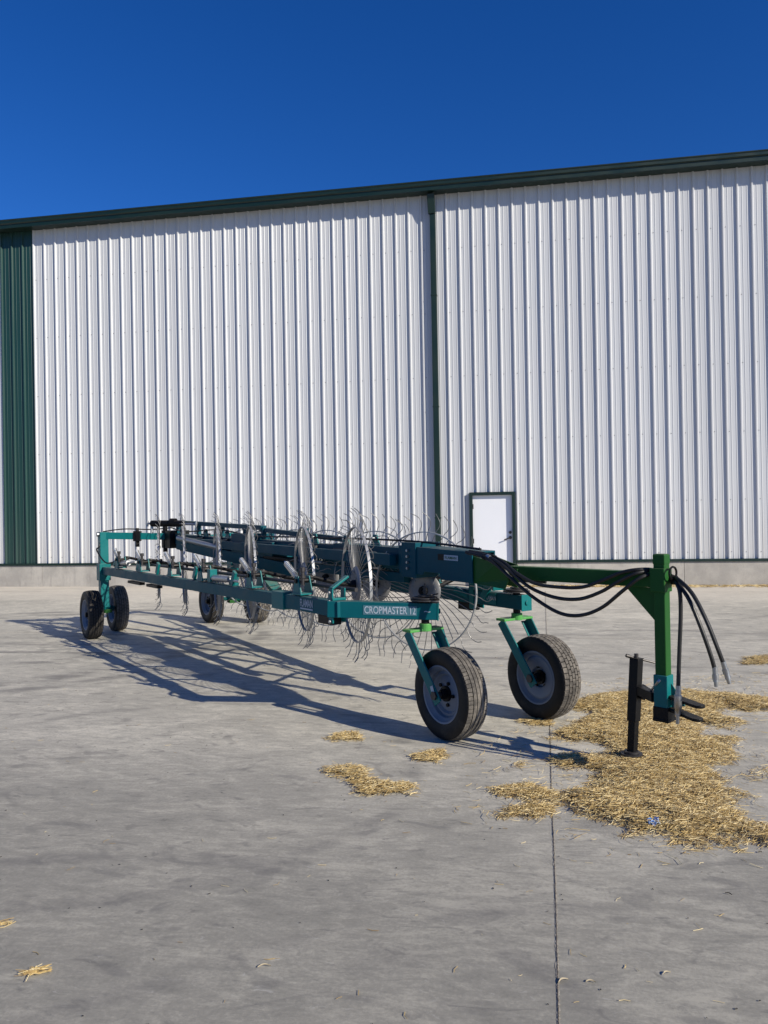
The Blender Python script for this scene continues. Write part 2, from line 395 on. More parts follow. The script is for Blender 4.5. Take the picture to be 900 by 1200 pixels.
# tyre meshes (axis = local x)
def tyre_mesh(style):
    r, w = .345, .205; hw = w/2; b = MB()
    xs = [-.080,-.052,-.047,-.020,-.015,.015,.020,.047,.052,.080]
    rowx = []                       # (x, r, kind) kind: column index or groove
    def crown(x): return r-.010*(x/.08)**2
    prof = [(-.068,.205,'s'),(-.085,.21,'s'),(-.098,.235,'s'),(-.104,.27,'s'),(-.101,.305,'s'),(-.094,.325,'s'),(-.088,.333,'c0')]
    cols = [(-.083,-.052),(-.046,-.020),(-.014,.014),(.020,.046),(.052,.083)]
    for ci, (x0, x1) in enumerate(cols):
        prof += [(x0, crown(x0), 'c%d'%ci), (x1, crown(x1), 'c%d'%ci)]
        if ci < 4:
            x2 = cols[ci+1][0]; prof += [(x1+.001, crown(x1)-.009, 'g'), (x2-.001, crown(x2)-.009, 'g')]
    prof += [(.088,.333,'c4')]+[(-x, q, 's') for x, q, kk in prof[:6]][::-1]
    NP = 46 if style == 'block' else 70
    fr = [0,.03,.13,.16,.5,.53,.63,.66]
    th = [(p+f)/NP*2*math.pi for p in range(NP) for f in fr]; n = len(th); m = len(prof)
    vs = []
    for (x, q, kk) in prof:
        for j in range(n):
            ph = j % 8; rr = q; xx = x
            if kk[0] == 'c':
                ci = int(kk[1]); g = (ph in (1, 2)) if ci % 2 == 0 else (ph in (5, 6))
                if style == 'rib' and ci in (1, 2, 3): g = False
                if g: rr -= .007
            vs.append((xx, rr*math.cos(th[j]), rr*math.sin(th[j])))
    fs = []; mi = []
    for i in range(m-1):
        ka, kb = prof[i][2], prof[i+1][2]
        for j in range(n):
            fs.append((i*n+j, i*n+(j+1)%n, (i+1)*n+(j+1)%n, (i+1)*n+j))
            if ka == 's' or kb == 's': mi.append(1)
            elif ka == 'g' or kb == 'g': mi.append(2)
            else:
                ci = int(ka[1]); ph = j % 8; g = ph == 1 if ci % 2 == 0 else ph == 5
                if style == 'rib' and ci in (1,2,3): g = False
                mi.append(2 if g else 0)
    b.v = vs; b.f = fs; b.mi = mi
    # raised rings on the side walls
    return b.mesh('tyre', [M['tread'], M['side'], M['groove']], True, recalc=True, angle=28)
def rim_mesh(style):
    b = MB()
    prof = [(-.086,.222),(-.092,.216),(-.088,.205),(-.070,.196),(-.055,.178),(-.03,.172),(.04,.172),(.06,.185),(.080,.205),(.086,.222)]
    b.lathe(prof, 48)
    if style == 'open':
        b.lathe([(-.03,.172),(-.035,.15),(-.015,.135),(-.030,.085),(-.030,.0)], 48)
        b.lathe([(-.024,0),(-.024,.085),(-.009,.135),(-.029,.150),(-.024,.172)], 48)
    else:
        b.lathe([(-.055,.178),(-.062,.165),(-.055,.10),(-.045,.085),(-.020,.078),(-.020,0)], 48)
        b.lathe([(-.014,0),(-.014,.07),(-.045,.1),(-.052,.165),(-.045,.178)], 48)
    return b.mesh('wheel', M['rim'], True, angle=30)
def hub_mesh():
    b = MB(); b.lathe([(-.030,.0),(-.031,.0),(-.031,.060),(-.050,.058),(-.052,.038),(-.085,.034),(-.090,.026),(-.09,0)], 24)
    b.tube([(-.03,0,0),(.10,0,0)], .035, 16)
    for j in range(5):
        a = 2*math.pi*j/5+.3; b.tube([(-.031,.085*math.cos(a),.085*math.sin(a)),(-.046,.085*math.cos(a),.085*math.sin(a))], .014, 6)
    return b.mesh('hub', M['black'], True)
TY = {'rib': tyre_mesh('rib'), 'block': tyre_mesh('block'), 'shaded': tyre_mesh('block')}; TY['shaded'].materials[0] = M['tread2']; RM = {'open': rim_mesh('open'), 'cup': rim_mesh('cup')}; HM = hub_mesh()
def road_wheel(c, style, rs, rz=None, tilt=0, roll=0):
    o = bpy.data.objects.new('wheel', RM[rs]); COL.objects.link(o); o.parent = rake
    o.location = Vector((c.x, c.y, .343))-RL; o.rotation_euler = (roll, 0, math.atan2(AX.y, AX.x) if rz is None else rz)
    for nm, me in (('tyre', TY[style]), ('hub', HM)):
        q = bpy.data.objects.new(nm, me); COL.objects.link(q); q.parent = o
    return o
road_wheel(cL, 'rib', 'open', roll=.4); road_wheel(cR, 'block', 'cup', roll=1.1)
for c, st, r0 in ((rLa, 'shaded', .2), (rLb, 'block', .9), (rRa, 'shaded', 1.7), (rRb, 'block', 2.2)): road_wheel(c, st, 'open', roll=r0)

# caster forks
def fork(p, c, fname='caster_fork'):
    zt = .775; b = MB()
    for sg in (-1, 1):
        a0 = Vector((p.x, p.y, zt))+AX*sg*.155-HEAD*.03; a1 = Vector((c.x, c.y, .33))+AX*sg*.135
        b.beam(a0, a1+ (a1-a0).normalized()*.05, .014, .085, up=AX.cross((a1-a0).normalized()))
        # return flange along the leg's front edge
        fdn = AX.cross((a1-a0).normalized()).normalized()
        b.beam(a0+fdn*.0425-AX*sg*.022, along(a0, a1, .72)+fdn*.0425-AX*sg*.022, .052, .008, up=fdn)
    fk = part(b, fname, M['teal'], bevel=.003)
    b = MB(); q = Vector((p.x, p.y, zt+.012))
    b.beam(q-AX*.163-HEAD*.03, q+AX*.163-HEAD*.03, .11, .02); b.tube([q-up*.01, q+up*.05], .048, 20)
    part(b, 'fork_yoke', M['limegreen'], fk, bevel=.004)
    b = MB(); b.tube([Vector((c.x,c.y,.343))-AX*.15, Vector((c.x,c.y,.343))+AX*.15], .02, 10)
    b.tube([Vector((c.x,c.y,.343))-AX*.16, Vector((c.x,c.y,.343))-AX*.145], .034, 6)
    part(b, 'axle', M['darksteel'], fk)
    b = MB(); q = Vector((p.x, p.y, 0))
    b.tube([q+up*.80, q+up*1.02], .032, 16)
    part(b, 'pivot_pin', M['black'], fk, smooth=True)
    b = MB()
    for z, r_ in ((1.018,.115),(1.034,.10),(1.05,.055)): b.tube([q+up*z, q+up*(z+.010)], r_, 24)
    for i in range(5): b.tube([q+up*(1.06+.014*i), q+up*(1.067+.014*i)], .012 if i % 2 else .018, 12)
    b.tube([q+up*1.06, q+up*1.15], .008, 8); b.tube([q+AX*.02+up*1.05, q+AX*.13+up*1.06], .006, 6)
    part(b, 'swivel_plate', M['darksteel'], fk, smooth=True)
    return fk
fL = fork(pL, cL); fork(pR, cR)
b = MB(); q = Vector((cL.x, cL.y, .36))-AX*.146; fdL = HEAD
b.beam(q-HEAD*.03+up*.05-AX*.005, q-HEAD*.0+up*-.02-AX*.005, .002, .035, up=HEAD); part(b, 'sticker', M['white'], fL)

# arm beams
def arm(A, B, d, inn, cuts, front=None):
    b = MB(); e = .12 if front is None else .05
    Lr = (A-B).length
    b.beam(A+d*e, A-d*cuts[0], BW, BHt); main = part(b, 'arm_beam', M['blue'], bevel=.005)
    b = MB(); b.beam(A-d*(cuts[0]-.1), B-d*.13, BW*.86, BHt*.88); part(b, 'inner_beam', M['blue'], main, bevel=.004)
    b = MB(); q = A-d*cuts[0]; b.beam(q+d*.02, q-d*.20, BW+.03, BHt+.03); part(b, 'beam_collar', M['teal'], main, bevel=.004)
    if front is not None:
        fd_ = (front-A).normalized(); b = MB(); b.beam(A-fd_*.09, front+fd_*.10, BW+.004, BHt+.006); part(b, 'front_beam', M['blue'], main, bevel=.005)
        Ae, de, e = front, fd_, .10
    else: Ae, de = A, d
    b = MB(); b.beam(Ae+de*(e-.002), Ae+de*(e+.008), BW+.012, BHt+.014); b.tube([Ae+de*(e+.008), Ae+de*(e+.02)], .02, 12)
    part(b, 'end_plate', M['teal'], main, bevel=.002)
    # bolted upright clamp
    q = A-d*cuts[1]; b = MB(); out = -inn
    b.beam(q+out*(BW/2+.008)+up*(-BHt/2-.05), q+out*(BW/2+.008)+up*(BHt/2+.10), .06, .014, up=out)
    b.beam(q+inn*(BW/2+.008)+up*(-BHt/2-.05), q+inn*(BW/2+.008)+up*(BHt/2+.10), .06, .014, up=out)
    b.beam(q+out*(BW/2+.014)+up*(BHt/2+.015), q+inn*(BW/2+.014)+up*(BHt/2+.015), .07, .02)
    b.beam(q+out*(BW/2+.005)+up*(BHt/2+.10), q+inn*.10+up*(BHt/2+.19), .05, .018)
    cl = part(b, 'beam_clamp', M['teal'], bevel=.003)
    b = MB()
    for z in (-.10, -.02, .06, .13):
        b = MB(); b.tube([q+out*(BW/2+.014)+up*z, q+out*(BW/2+.03)+up*z], .013, 6); part(b, 'bolt', M['galv'], cl)
    # long lift rod lying above the beam
    b = MB(); b.tube([A-d*(.85 if front is None else -.1)+inn*.10+up*.15, A-d*(Lr*.45)+inn*.10+up*.155, B+d*.9+inn*.10+up*.15], .017, 10)
    part(b, 'lift_rod', M['darksteel'], main, smooth=True)
    def blk(b): part(b, 'stop_block', M['black'], main, bevel=.003)
    b = MB()    # lift lever block hanging under the beam
    q = A-d*(cuts[1]+.12); b.box(q+up*(-BHt/2-.035), (.10,.2,.07), math.atan2(d.y,d.x)+math.pi/2); blk(b)
    b = MB(); q = B+d*1.25; b.beam(q+up*(-BHt/2-.03), q+d*.5+up*(-BHt/2-.03), .07, .035); blk(b)
    b = MB(); q = B+d*2.0; b.beam(q+up*(-BHt/2-.03), q+d*.4+up*(-BHt/2-.03), .07, .035); blk(b)
    return main
armN = arm(NA, NB, nd, nin, (solve(338, NA, nd, 702), .03), NF)
armF = arm(FA, FB, fd, fin, (2.35, .55))

# writing on the near arm
def text(txt, centre, right, upv, h, width, mat, parent, name='decal_lettering', offset=0.0, space=1.0, shear=0.0, origin=RL):
    cu = bpy.data.curves.new('t', 'FONT'); cu.body = txt; cu.size = 1; cu.extrude = 0; cu.offset = offset; cu.space_character = space
    cu.align_x = 'CENTER'; cu.align_y = 'CENTER'; cu.shear = shear
    ob = bpy.data.objects.new('t', cu); COL.objects.link(ob); dg = bpy.context.evaluated_depsgraph_get()
    me = bpy.data.meshes.new_from_object(ob.evaluated_get(dg)); bpy.data.objects.remove(ob); bpy.data.curves.remove(cu)
    co = np.array([v.co[:] for v in me.vertices]); mn, mx = co.min(0), co.max(0); c0 = (mn+mx)/2; sc = mx-mn
    for v in me.vertices:
        p = centre+right*((v.co.x-c0[0])/sc[0]*width)+upv*((v.co.y-c0[1])/sc[1]*h); v.co = p-origin
    me.materials.clear(); me.materials.append(mat)
    o = bpy.data.objects.new(name, me); COL.objects.link(o); o.parent = parent; return o
M['decalband'] = paint('pale_blue_decal', (.05,.14,.18), .5, .1, dirtamt=.05)
outN = -nin
outF = Vector((ndf.y, -ndf.x, 0))
if outF.y > 0: outF = -outF
def onG(px):
    A = NF+outF*(BW/2+.0035); return A-ndf*solve(px, A, ndf, 715)
def onN(px, off=.0525):       # point on the outer face of the near beam under a pixel column
    A = NA+outN*off; t = solve(px, A, nd, 715); return A-nd*t
e0, e1 = onG(427), onG(487); cm = (e0+e1)/2+up*.004; wd = (e1-e0).length
b = MB(); b.beam(cm-ndf*(wd/2+.01)-up*.002, cm+ndf*(wd/2+.01)-up*.002, .003, .074); bd = part(b, 'decal_band', M['decalband'], armN)
text('CROPMASTER 12', cm+outF*.0035, ndf, up, .058, wd, M['white'], armN, offset=.012)
e0, e1 = onN(352), onN(366.5); cm2 = (e0+e1)/2; wd2 = (e1-e0).length
text('FLAMAN', cm2+outN*.002+up*.012, nd, up, .065, wd2, M['white'], armN, offset=.018)
b = MB(); b.beam(cm2-nd*wd2/2-up*.036+outN*.001, cm2+nd*wd2/2-up*.036+outN*.001, .003, .012); part(b, 'decal_line', M['white'], armN)
q = onG(500.5); text('~', q+outF*.002, ndf, up, .012, .05, M['white'], armN)

# rake wheels
def rake_wheel_meshes():
    b = MB(); rr = .512                        # rim: flat rolled band
    b.lathe([(-.012,rr-.005),(-.012,rr+.004),(.012,rr+.004),(.012,rr-.005)], 72, closed=True)
    rim = b.mesh('rake_wheel', M['ring'], True)
    b = MB(); n = 40
    for j in range(n):
        a = 2*math.pi*j/n+random.uniform(-.02,.02); ri = .155; pts = []
        wob = random.gauss(0,.012); hook = random.uniform(.9, 1.25)
        for (r_, da, x) in ((ri, 0, .006), (.32, .13, .010), (rr+.006, .24, .022), (.56, .272, .024), (.61, .285, .020+wob), (.65, .25, .005+wob), (.685, .20*hook, -.030+wob)):
            t = a+da; pts.append((x, r_*math.cos(t), r_*math.sin(t)))
        b.tube(spline(pts, 3), .0035, 5, cap=False)
    tines = b.mesh('tines', M['tine'], True, recalc=False, angle=180)
    b = MB(); b.lathe([(.0,.0),(-.008,.05),(-.008,.085),(-.016,.10),(-.016,.135),(-.004,.160),(.004,.165),(.008,.16),(.008,0)], 48)
    for j in range(14):
        a = 2*math.pi*j/14; b.tube([(-.016,.118*math.cos(a),.118*math.sin(a)),(-.021,.118*math.cos(a),.118*math.sin(a))], .009, 6)
    disc = b.mesh('disc', M['disc'], True)
    b = MB(); b.lathe([(-.05,0),(-.05,.030),(-.03,.042),(.05,.042),(.06,.03),(.06,0)], 20); b.tube([(-.065,0,0),(-.05,0,0)], .014, 6)
    hub = b.mesh('hub', M['black'], True)
    return rim, tines, disc, hub
RW = rake_wheel_meshes()
def rake_wheel(p, rz, rot, lean=0, flip=False):
    o = bpy.data.objects.new('rake_wheel', RW[0]); COL.objects.link(o); o.parent = rake
    m = Matrix.Translation(p-RL) @ Matrix.Rotation(rz, 4, 'Z') @ Matrix.Rotation(lean, 4, 'Y') @ Matrix.Rotation(rot, 4, 'X')
    if flip: m = m @ Matrix.Rotation(math.pi, 4, 'Z')
    o.matrix_local = m
    for nm, me in zip(('tines','disc','hub'), RW[1:]):
        q = bpy.data.objects.new(nm, me); COL.objects.link(q); q.parent = o
    return o
def wheel_mount(hub, bt, inn, d):
    b = MB(); out = -inn             # bracket standing on the beam
    w2 = .055
    b.prism([bt-d*.075+out*w2+up*.07, bt+d*.075+out*w2+up*.07, bt+d*.02+out*w2+up*.23, bt-d*.03+out*w2+up*.23], inn*.012)
    b.prism([bt-d*.075+inn*w2+up*.07, bt+d*.075+inn*w2+up*.07, bt+d*.02+inn*w2+up*.23, bt-d*.03+inn*w2+up*.23], inn*.012)
    b.beam(bt-d*.08+up*.08, bt+d*.08+up*.08, .125, .014)
    br = part(b, 'wheel_bracket', M['teal'], bevel=.002)
    b = MB(); a0 = bt+up*.19
    b.tube([a0+out*.07, a0+inn*.10], .020, 10); k1 = a0+inn*.10
    elbow = Vector((hub.x, hub.y, hub.z))-inn*.09
    b.tube(spline([k1, k1-d*.10+up*.02+inn*.03, elbow-d*.02, hub+inn*.0], 6), .019, 10)
    part(b, 'crank_arm', M['black'], br, smooth=True)
    b = MB(); s0 = a0+out*.02-d*.04+up*.02; s1 = s0-d*.30+up*.13+inn*.04
    b.tube([s0, s1], .008, 6); ax = (s1-s0); n = 11*8
    u = ax.cross(up).normalized(); w = ax.cross(u).normalized(); pts = []
    for i in range(n+1):
        t = .12+.76*i/n; an = 2*math.pi*i/8; pts.append(s0+ax*t+(u*math.cos(an)+w*math.sin(an))*.024)
    b.tube(pts, .0045, 5)
    part(b, 'spring', M['spring'], br, smooth=True)
    b = MB(); c0 = a0+out*.045+d*.09
    b.tube([c0-up*.03, c0+up*.09], .014, 8); b.tube([c0+up*.085, c0+up*.12], .024, 8); b.tube([c0+up*.03, c0+up*.05], .026, 8)
    b.tube([c0-d*.02, a0+out*.03], .012, 6)
    part(b, 'adjuster', M['darksteel'], br)
for i, px in enumerate((417, 356.5, 293.5, 254.5, 215.5, 186)):
    A = NA+nin*.52; t = solve(px, A, nd, 687); h = A-nd*t; h.z = 1.08
    rake_wheel(h, R(16.5), random.uniform(0, 1), lean=R(random.uniform(-1.2,1.2)))
    wheel_mount(h, NA-nd*(t+.05), nin, nd)
tf = []
for px in (497, 441, 383):
    A = FA+fin*.62; tf.append(solve(px, A, fd, 687))
gap = (tf[2]-tf[0])/2
tf += [tf[2]+gap*.85, tf[2]+gap*1.7, tf[2]+gap*2.5]
for i, t in enumerate(tf):
    h = FA+fin*.62-fd*t; h.z = 1.03
    rake_wheel(h, R(55), random.uniform(0, 1), lean=R(random.uniform(-2,2)))
    wheel_mount(h, FA-fd*(t-.05), fin, fd)

# centre frame
Cr = Vector((-3.2, 11.6, 1.40)); Cf = at(567, 661.5, 6.0); cdv = (Cf-Cr).normalized(); cn = Vector((-cdv.y, cdv.x, 0)).normalized()
if cn.y > 0: cn = -cn        # towards the camera side (left / near)
Lc = (Cf-Cr).length
def cp(t, side=0, z=0): return Cr+cdv*t+cn*side+up*z
b = MB(); b.beam(cp(0), cp(2.4), .14, .14); b.beam(cp(2.3,0,.0), cp(Lc-2.0,0,.0), .15, .15); b.beam(cp(Lc-2.1), cp(Lc-.85), .18, .19)
mainb = part(b, 'main_beam', M['navy'], bevel=.006)
b = MB()      # front head: two cheek plates and filler
for sg in (-1, 1):
    b.prism([cp(Lc-.95, sg*.11, -.12), cp(Lc-.62, sg*.11, -.12), cp(Lc-.60, sg*.11, -.09), cp(Lc-.40, sg*.11, -.09), cp(Lc-.38, sg*.11, -.14), cp(Lc, sg*.11, -.14), cp(Lc, sg*.11, .10), cp(Lc-.95, sg*.11, .12)], cn*.014*sg)
b.beam(cp(Lc-.92, 0, .108), cp(Lc+.01, 0, .098), .23, .014); b.beam(cp(Lc-.30,0,-.03), cp(Lc-.02,0,-.03), .2, .16)
b.beam(cp(Lc-.70,0,-.0), cp(Lc-.90,0,-.0), .27, .30)
head = part(b, 'hitch_head', M['navy'], bevel=.004)
b = MB(); b.beam(cp(Lc-.33, .128, .045), cp(Lc-.16, .128, .045), .004, .042); part(b, 'label_plate', M['white'], head)
b = MB(); b.beam(cp(Lc-.41, .1265, .045), cp(Lc-.335, .1265, .045), .004, .05); part(b, 'head_slot', M['black'], head)
text('FLAMAN', cp(Lc-.245, .132, .045), cdv, up, .022, .14, M['green'], head, offset=.01)
for z in (-.07, -.02, .03, .08):
    b = MB(); b.tube([cp(Lc-.8, .135, z), cp(Lc-.8, .155, z)], .012, 6); part(b, 'bolt', M['galv'], head)
b = MB(); b.beam(cp(.9, .19, -.01), cp(Lc-1.0, .15, -.01), .075, .10)  # rail and ties added to widen the frame's shadow on the ground
orl = part(b, 'shadow_rail', M['navy'], mainb, bevel=.004)
for t in (1.0, 1.9, 2.8, 3.7, 4.6, 5.5):
    b = MB(); b.beam(cp(t, .05, -.01), cp(t, .17, -.01), .09, .08); part(b, 'shadow_rail_tie', M['navy'], mainb)
for t, z in ((.6,.08),(1.5,.08),(2.2,.085),(4.4,.09),(5.0,.09),(5.5,.11)):
    b = MB(); b.prism([cp(t-.07, .075, z-.01), cp(t+.07, .075, z-.01), cp(t+.03, .075, z+.09), cp(t-.03, .075, z+.09)], cn*.012)
    lg = part(b, 'beam_lug', M['teal'], mainb)
    b = MB(); b.tube([cp(t, .06, z+.055), cp(t, .12, z+.055)], .014, 8); part(b, 'pin', M['galv'], lg)
for t in (1.2, 2.0, 4.2, 4.8):
    b = MB(); b.tube([cp(t, .08, -.09), cp(t+.02, .08, .10)], .010, 6); b.tube([cp(t-.01, .095, .03), cp(t+.26, .10, .045)], .018, 8); part(b, 'valve_fitting', M['darksteel'], mainb, smooth=True)
# top rail with short posts
b = MB(); b.beam(cp(.25, .02, .245), cp(3.1, .02, .215), .07, .055); b.beam(cp(3.0,.0,.19), cp(Lc-1.9,0,.13), .06, .05)
for t in (.3, 1.1, 1.9, 2.6, 3.1, 4.1): b.beam(cp(t, .02, .08), cp(t, .02, .23), .05, .05, up=cdv)
part(b, 'top_rail', M['navy'], bevel=.003)
# hose bundle clips & small pale label on the main beam side
b = MB(); b.beam(cp(1.0, .077, .02), cp(1.7, .077, .02), .004, .04); part(b, 'label_plate', M['teal'], mainb)
b = MB(); b.beam(cp(3.4, .078, .03), cp(3.9, .078, .03), .004, .035)
part(b, 'label_plate', M['teal'], mainb)
b = MB()
b.box(cp(2.75,0,.02), (.34,.5,.24), math.atan2(cdv.y,cdv.x)+math.pi/2); part(b, 'frame_knuckle', M['navy'], bevel=.006)
b = MB(); b.box(cp(3.3,.0,-.03), (.26,.45,.18), math.atan2(cdv.y,cdv.x)+math.pi/2)
part(b, 'frame_knuckle', M['navy'], bevel=.006)
b = MB(); b.box(cp(.12,0,-.01), (.30,.36,.26), math.atan2(cdv.y,cdv.x)+math.pi/2); b.tube([cp(.05,.13,.2),cp(.05,.13,-.2)], .035, 12); b.tube([cp(.05,-.13,.2),cp(.05,-.13,-.2)], .035, 12)
part(b, 'rear_hinge', M['black'], bevel=.005)
# booms from the rear hinge out to the posts above each arm's rear wheels
def boom(end, z, side):
    top = Vector((end.x, end.y, z)); root = cp(.05, .13*side, .0); root.z = z-.03 if side > 0 else 1.36
    b = MB(); b.beam(root, top, .09, .10); bo = part(b, 'boom', M['teal'], bevel=.005)
    b = MB(); b.beam(Vector((end.x, end.y, .40)), top+up*.055, .12, .13, up=cdv)
    b.beam(Vector((end.x, end.y, .80)), Vector((end.x, end.y, 1.05)), .16, .17, up=cdv)
    po = part(b, 'rear_post', M['teal'], bevel=.005)
    b = MB(); b.tube([top+up*.02-cn*.09, top+up*.02+cn*.09], .035, 14); part(b, 'hinge_pin', M['galv'], po, smooth=True)
    b = MB(); m = along(root, top, .45); b.beam(m-(top-root).normalized()*.05, m+(top-root).normalized()*.05, .12, .15); b.beam(m-up*.05, m-up*.16, .05, .05, up=cdv); b.beam(m+up*.05, m+up*.12, .04, .04, up=cdv)
    part(b, 'boom_clamp', M['black'], bo, bevel=.004)
    return top
tN = boom(NB+nd*.02, 1.46, 1)
tF = boom(FB+fd*.02, 1.40, -1)
for ends in ((rLa, rLb, NB), (rRa, rRb, FB)):
    a, c, p = ends; b = MB()
    pa = Vector((a.x, a.y, .343)); pc = Vector((c.x, c.y, .343)); pp = Vector((p.x, p.y, .42))
    for q in (pa, pc):
        b.tube([q-AX*.05, q+AX*.05], .045, 14)
    b.tube([pa, along(pa, pc, .25)+up*.03, along(pa, pc, .5)+up*.05, along(pa, pc, .75)+up*.03, pc], .035, 10)
    b.beam(along(pa,pc,.5)+up*.05, Vector((p.x, p.y, .50)), .10, .12)
    ax = part(b, 'rear_axle', M['teal'], bevel=.003)
    b = MB(); m = along(pa, pc, .5); b.box(m+up*.0, (.18,.12,.05), math.atan2(AX.y,AX.x)); part(b, 'axle_plate', M['green'], ax, bevel=.003)
# swing struts and cylinders beside the main beam
b = MB(); s0 = at(210, 638, 10.7); s1 = at(345, 668, 8.4); b.beam(s0, s1, .09, .13); sw = part(b, 'swing_strut', M['blue'], bevel=.004)
b = MB(); b.tube([along(s0,s1,.03)+up*.10+cn*.05, along(s0,s1,.45)+up*.085+cn*.05], .035, 14); part(b, 'cylinder', M['galv'], sw, smooth=True)
b = MB(); s0 = at(368, 672, 9.6); s1 = at(560, 697, 7.2); b.beam(at(245,645,11.6), at(395, 676, 9.4), .08, .11); part(b, 'swing_strut', M['teal'], bevel=.004)
b = MB(); b.beam(at(302, 664, 9.8), at(324, 692, 9.3), .14, .05); part(b, 'brace_plate', M['teal'], bevel=.004)
for sd, z0, z1 in ((.04, -.18, -.17), (-.26, -.15, -.12)):
    b = MB(); b.beam(cp(2.5, sd, z0), cp(Lc-.95, sd*.7, z1), .09, .085); lr = part(b, 'folded_boom', M['navy'], bevel=.004)
    b = MB(); b.beam(cp(2.9, sd, z0), cp(3.1, sd, z0), .12, .12); part(b, 'boom_collar', M['navy'], lr, bevel=.004)
b = MB(); b.tube([cp(3.3, .11, -.115), cp(4.1, .11, -.11)], .026, 14); cy = part(b, 'cylinder', M['black'], smooth=True)
b = MB(); b.tube([cp(4.1, .11, -.11), cp(4.6, .11, -.105)], .014, 8); part(b, 'cylinder_rod', M['galv'], cy, smooth=True)
b = MB(); b.tube([at(178, 613.5, 10.9), at(215, 613.5, 10.7)], .046, 14); b.tube([at(200,612.5,10.78), at(206,612.5,10.76)], .062, 14)
cy = part(b, 'cylinder', M['black'], smooth=True)
b = MB(); b.tube([at(172, 613.5, 10.95), at(232, 614.5, 10.6)], .016, 8); b.tube([at(172.5,610.5,10.95), at(172.5,617,10.95)], .02, 8); b.tube([at(178,613.5,10.9)+Vector((0,0,-.04)), at(178,625,10.9)], .02, 6)
b.tube([at(230,614,10.6)+up*.04, at(229,626,10.6)], .018, 6); part(b, 'cylinder_rod', M['galv'], cy, smooth=True)
# teal linkage at the front of the far arm
def onF(px, s=0, z=0):
    A = FA+fin*s; return A-fd*solve(px, A, fd, 700)+up*z
b = MB(); b.beam(onF(533,.10,.06), onF(560,-.02,-.04), .05, .05); b.beam(onF(585,.12,.12), onF(563,.02,.16), .11, .05)
b.beam(onF(566,.06,.0), onF(578,.06,.20), .07, .03, up=fin); part(b, 'link_bracket', M['teal'], bevel=.003)
b = MB(); b.beam(onF(569,.056,.01), onF(581,.056,.005), .006, .10); lp = part(b, 'side_plate', M['teal'], armF)
text('FLAMAN', onF(574.5,.063,.012), fd, up, .035, .15, M['white'], armF, offset=.01)
b = MB()
b.tube(spline([onF(604,.02,.20), onF(580,.05,.24), onF(550,.07,.26), onF(520,.1,.27)], 4), .014, 8)
b.tube([onF(604,.0,.10), onF(604,.0,.24)], .012, 6); part(b, 'tie_rod', M['darksteel'], armF, smooth=True)
b = MB(); b.tube(spline([onF(600,.02,.17), onF(585,.10,.25), onF(568,.06,.22), onF(556,.12,.30)], 5), .008, 6)
part(b, 'cable', M['hose'], armF, smooth=True)
# clutter on the near arm: hydraulic bits and hoses lying on the beam
b = MB()
b.tube(spline([tN+up*.05, tN+cdv*.05-up*.15+cn*.07, NB+up*.30+cn*.10+nd*.05, NB+nd*.35+up*.13+outN*.06, NB+nd*.7+up*.16, NB+nd*1.1+up*.12], 8), .011, 6)
b.tube(spline([tN+up*.06, along(tN, cp(0), .3)+up*.11, along(tN, cp(0), .7)+up*.12, cp(.1,.05,.16)], 8), .010, 6)
b.tube(spline([cp(.1,.05,.16), cp(.8,.1,.12), cp(2,.1,.17), cp(3,.11,.12), cp(4.2,.1,.14), cp(Lc-1.2,.11,.16), cp(Lc-.6,.05,.15), cp(Lc,.03,.12)], 8), .010, 6)
part(b, 'hydraulic_line', M['hose'], smooth=True)
b = MB()
q = NB+nd*.75+up*.13; b.tube([q, q+nd*.45+up*.03], .038, 12); b.tube([q+nd*.45+up*.03, q+nd*.75+up*.05], .016, 8); part(b, 'cylinder', M['galv'], smooth=True); b = MB()
q = NB+nd*4.05+up*.11; b.tube([q, q+nd*.40+up*.01], .035, 12); b.tube([q+nd*.4, q+nd*.62], .015, 8)
part(b, 'cylinder', M['galv'], smooth=True)
b = MB()
q = NB+nd*.62+up*.10; b.beam(q, q+nd*.12+up*.10, .07, .05); part(b, 'lever_lug', M['teal'], armN, bevel=.003)
b = MB(); q = NB+nd*4.0+up*.07; b.beam(q, q+up*.13, .08, .08, up=nd); part(b, 'lever_lug', M['teal'], armN, bevel=.003)
for t in (1.55, 2.3, 3.5, 4.5):
    b = MB(); q = NB+nd*t; b.beam(q+up*.07, q+up*.20+nd*.07, .06, .03, up=nin); part(b, 'lever_lug', M['teal'], armN, bevel=.003)

# drawbar, mast, jack
MX = Vector((0.3597*4.88, 4.88, 0)); TA = at(586, 670, 5.78); TB = Vector((MX.x, MX.y, 1.255)); td = (TB-TA).normalized(); tn = Vector((td.y,-td.x,0)).normalized()
if tn.x > 0: tn = -tn
b = MB(); b.beam(TA+td*.10, TB-td*.03, .080, .098); tongue = part(b, 'drawbar', M['green'], bevel=.006)
b = MB()
for sg in (-1, 1): b.prism([Cf-cdv*.01+cn*sg*.095+up*.07, Cf-cdv*.01+cn*sg*.095-up*.14, TA+tn*sg*.07+td*.10-up*.12, TA+tn*sg*.05+td*.12-up*.055, TA+tn*sg*.05+td*.12+up*.055, TA+td*.03+tn*sg*.07+up*.07], tn*sg*.012)
b.beam(Cf-cdv*.01-up*.03, TA+td*.2-up*.02, .10, .10); part(b, 'drawbar_clevis', M['green'], tongue, bevel=.003)
b = MB(); b.prism([TB-td*.25-up*.05+tn*.006, TB-td*.04-up*.055+tn*.006, TB-td*.04-up*.27+tn*.006], -tn*.012)
part(b, 'gusset', M['green'], tongue)
ang = math.atan2(td.y, td.x)
b = MB(); b.box(MX+up*1.0, (.074,.074,.84), ang)
b.box(MX+up*1.385, (.080,.080,.06), ang); mast = part(b, 'hitch_mast', M['green'], bevel=.005)
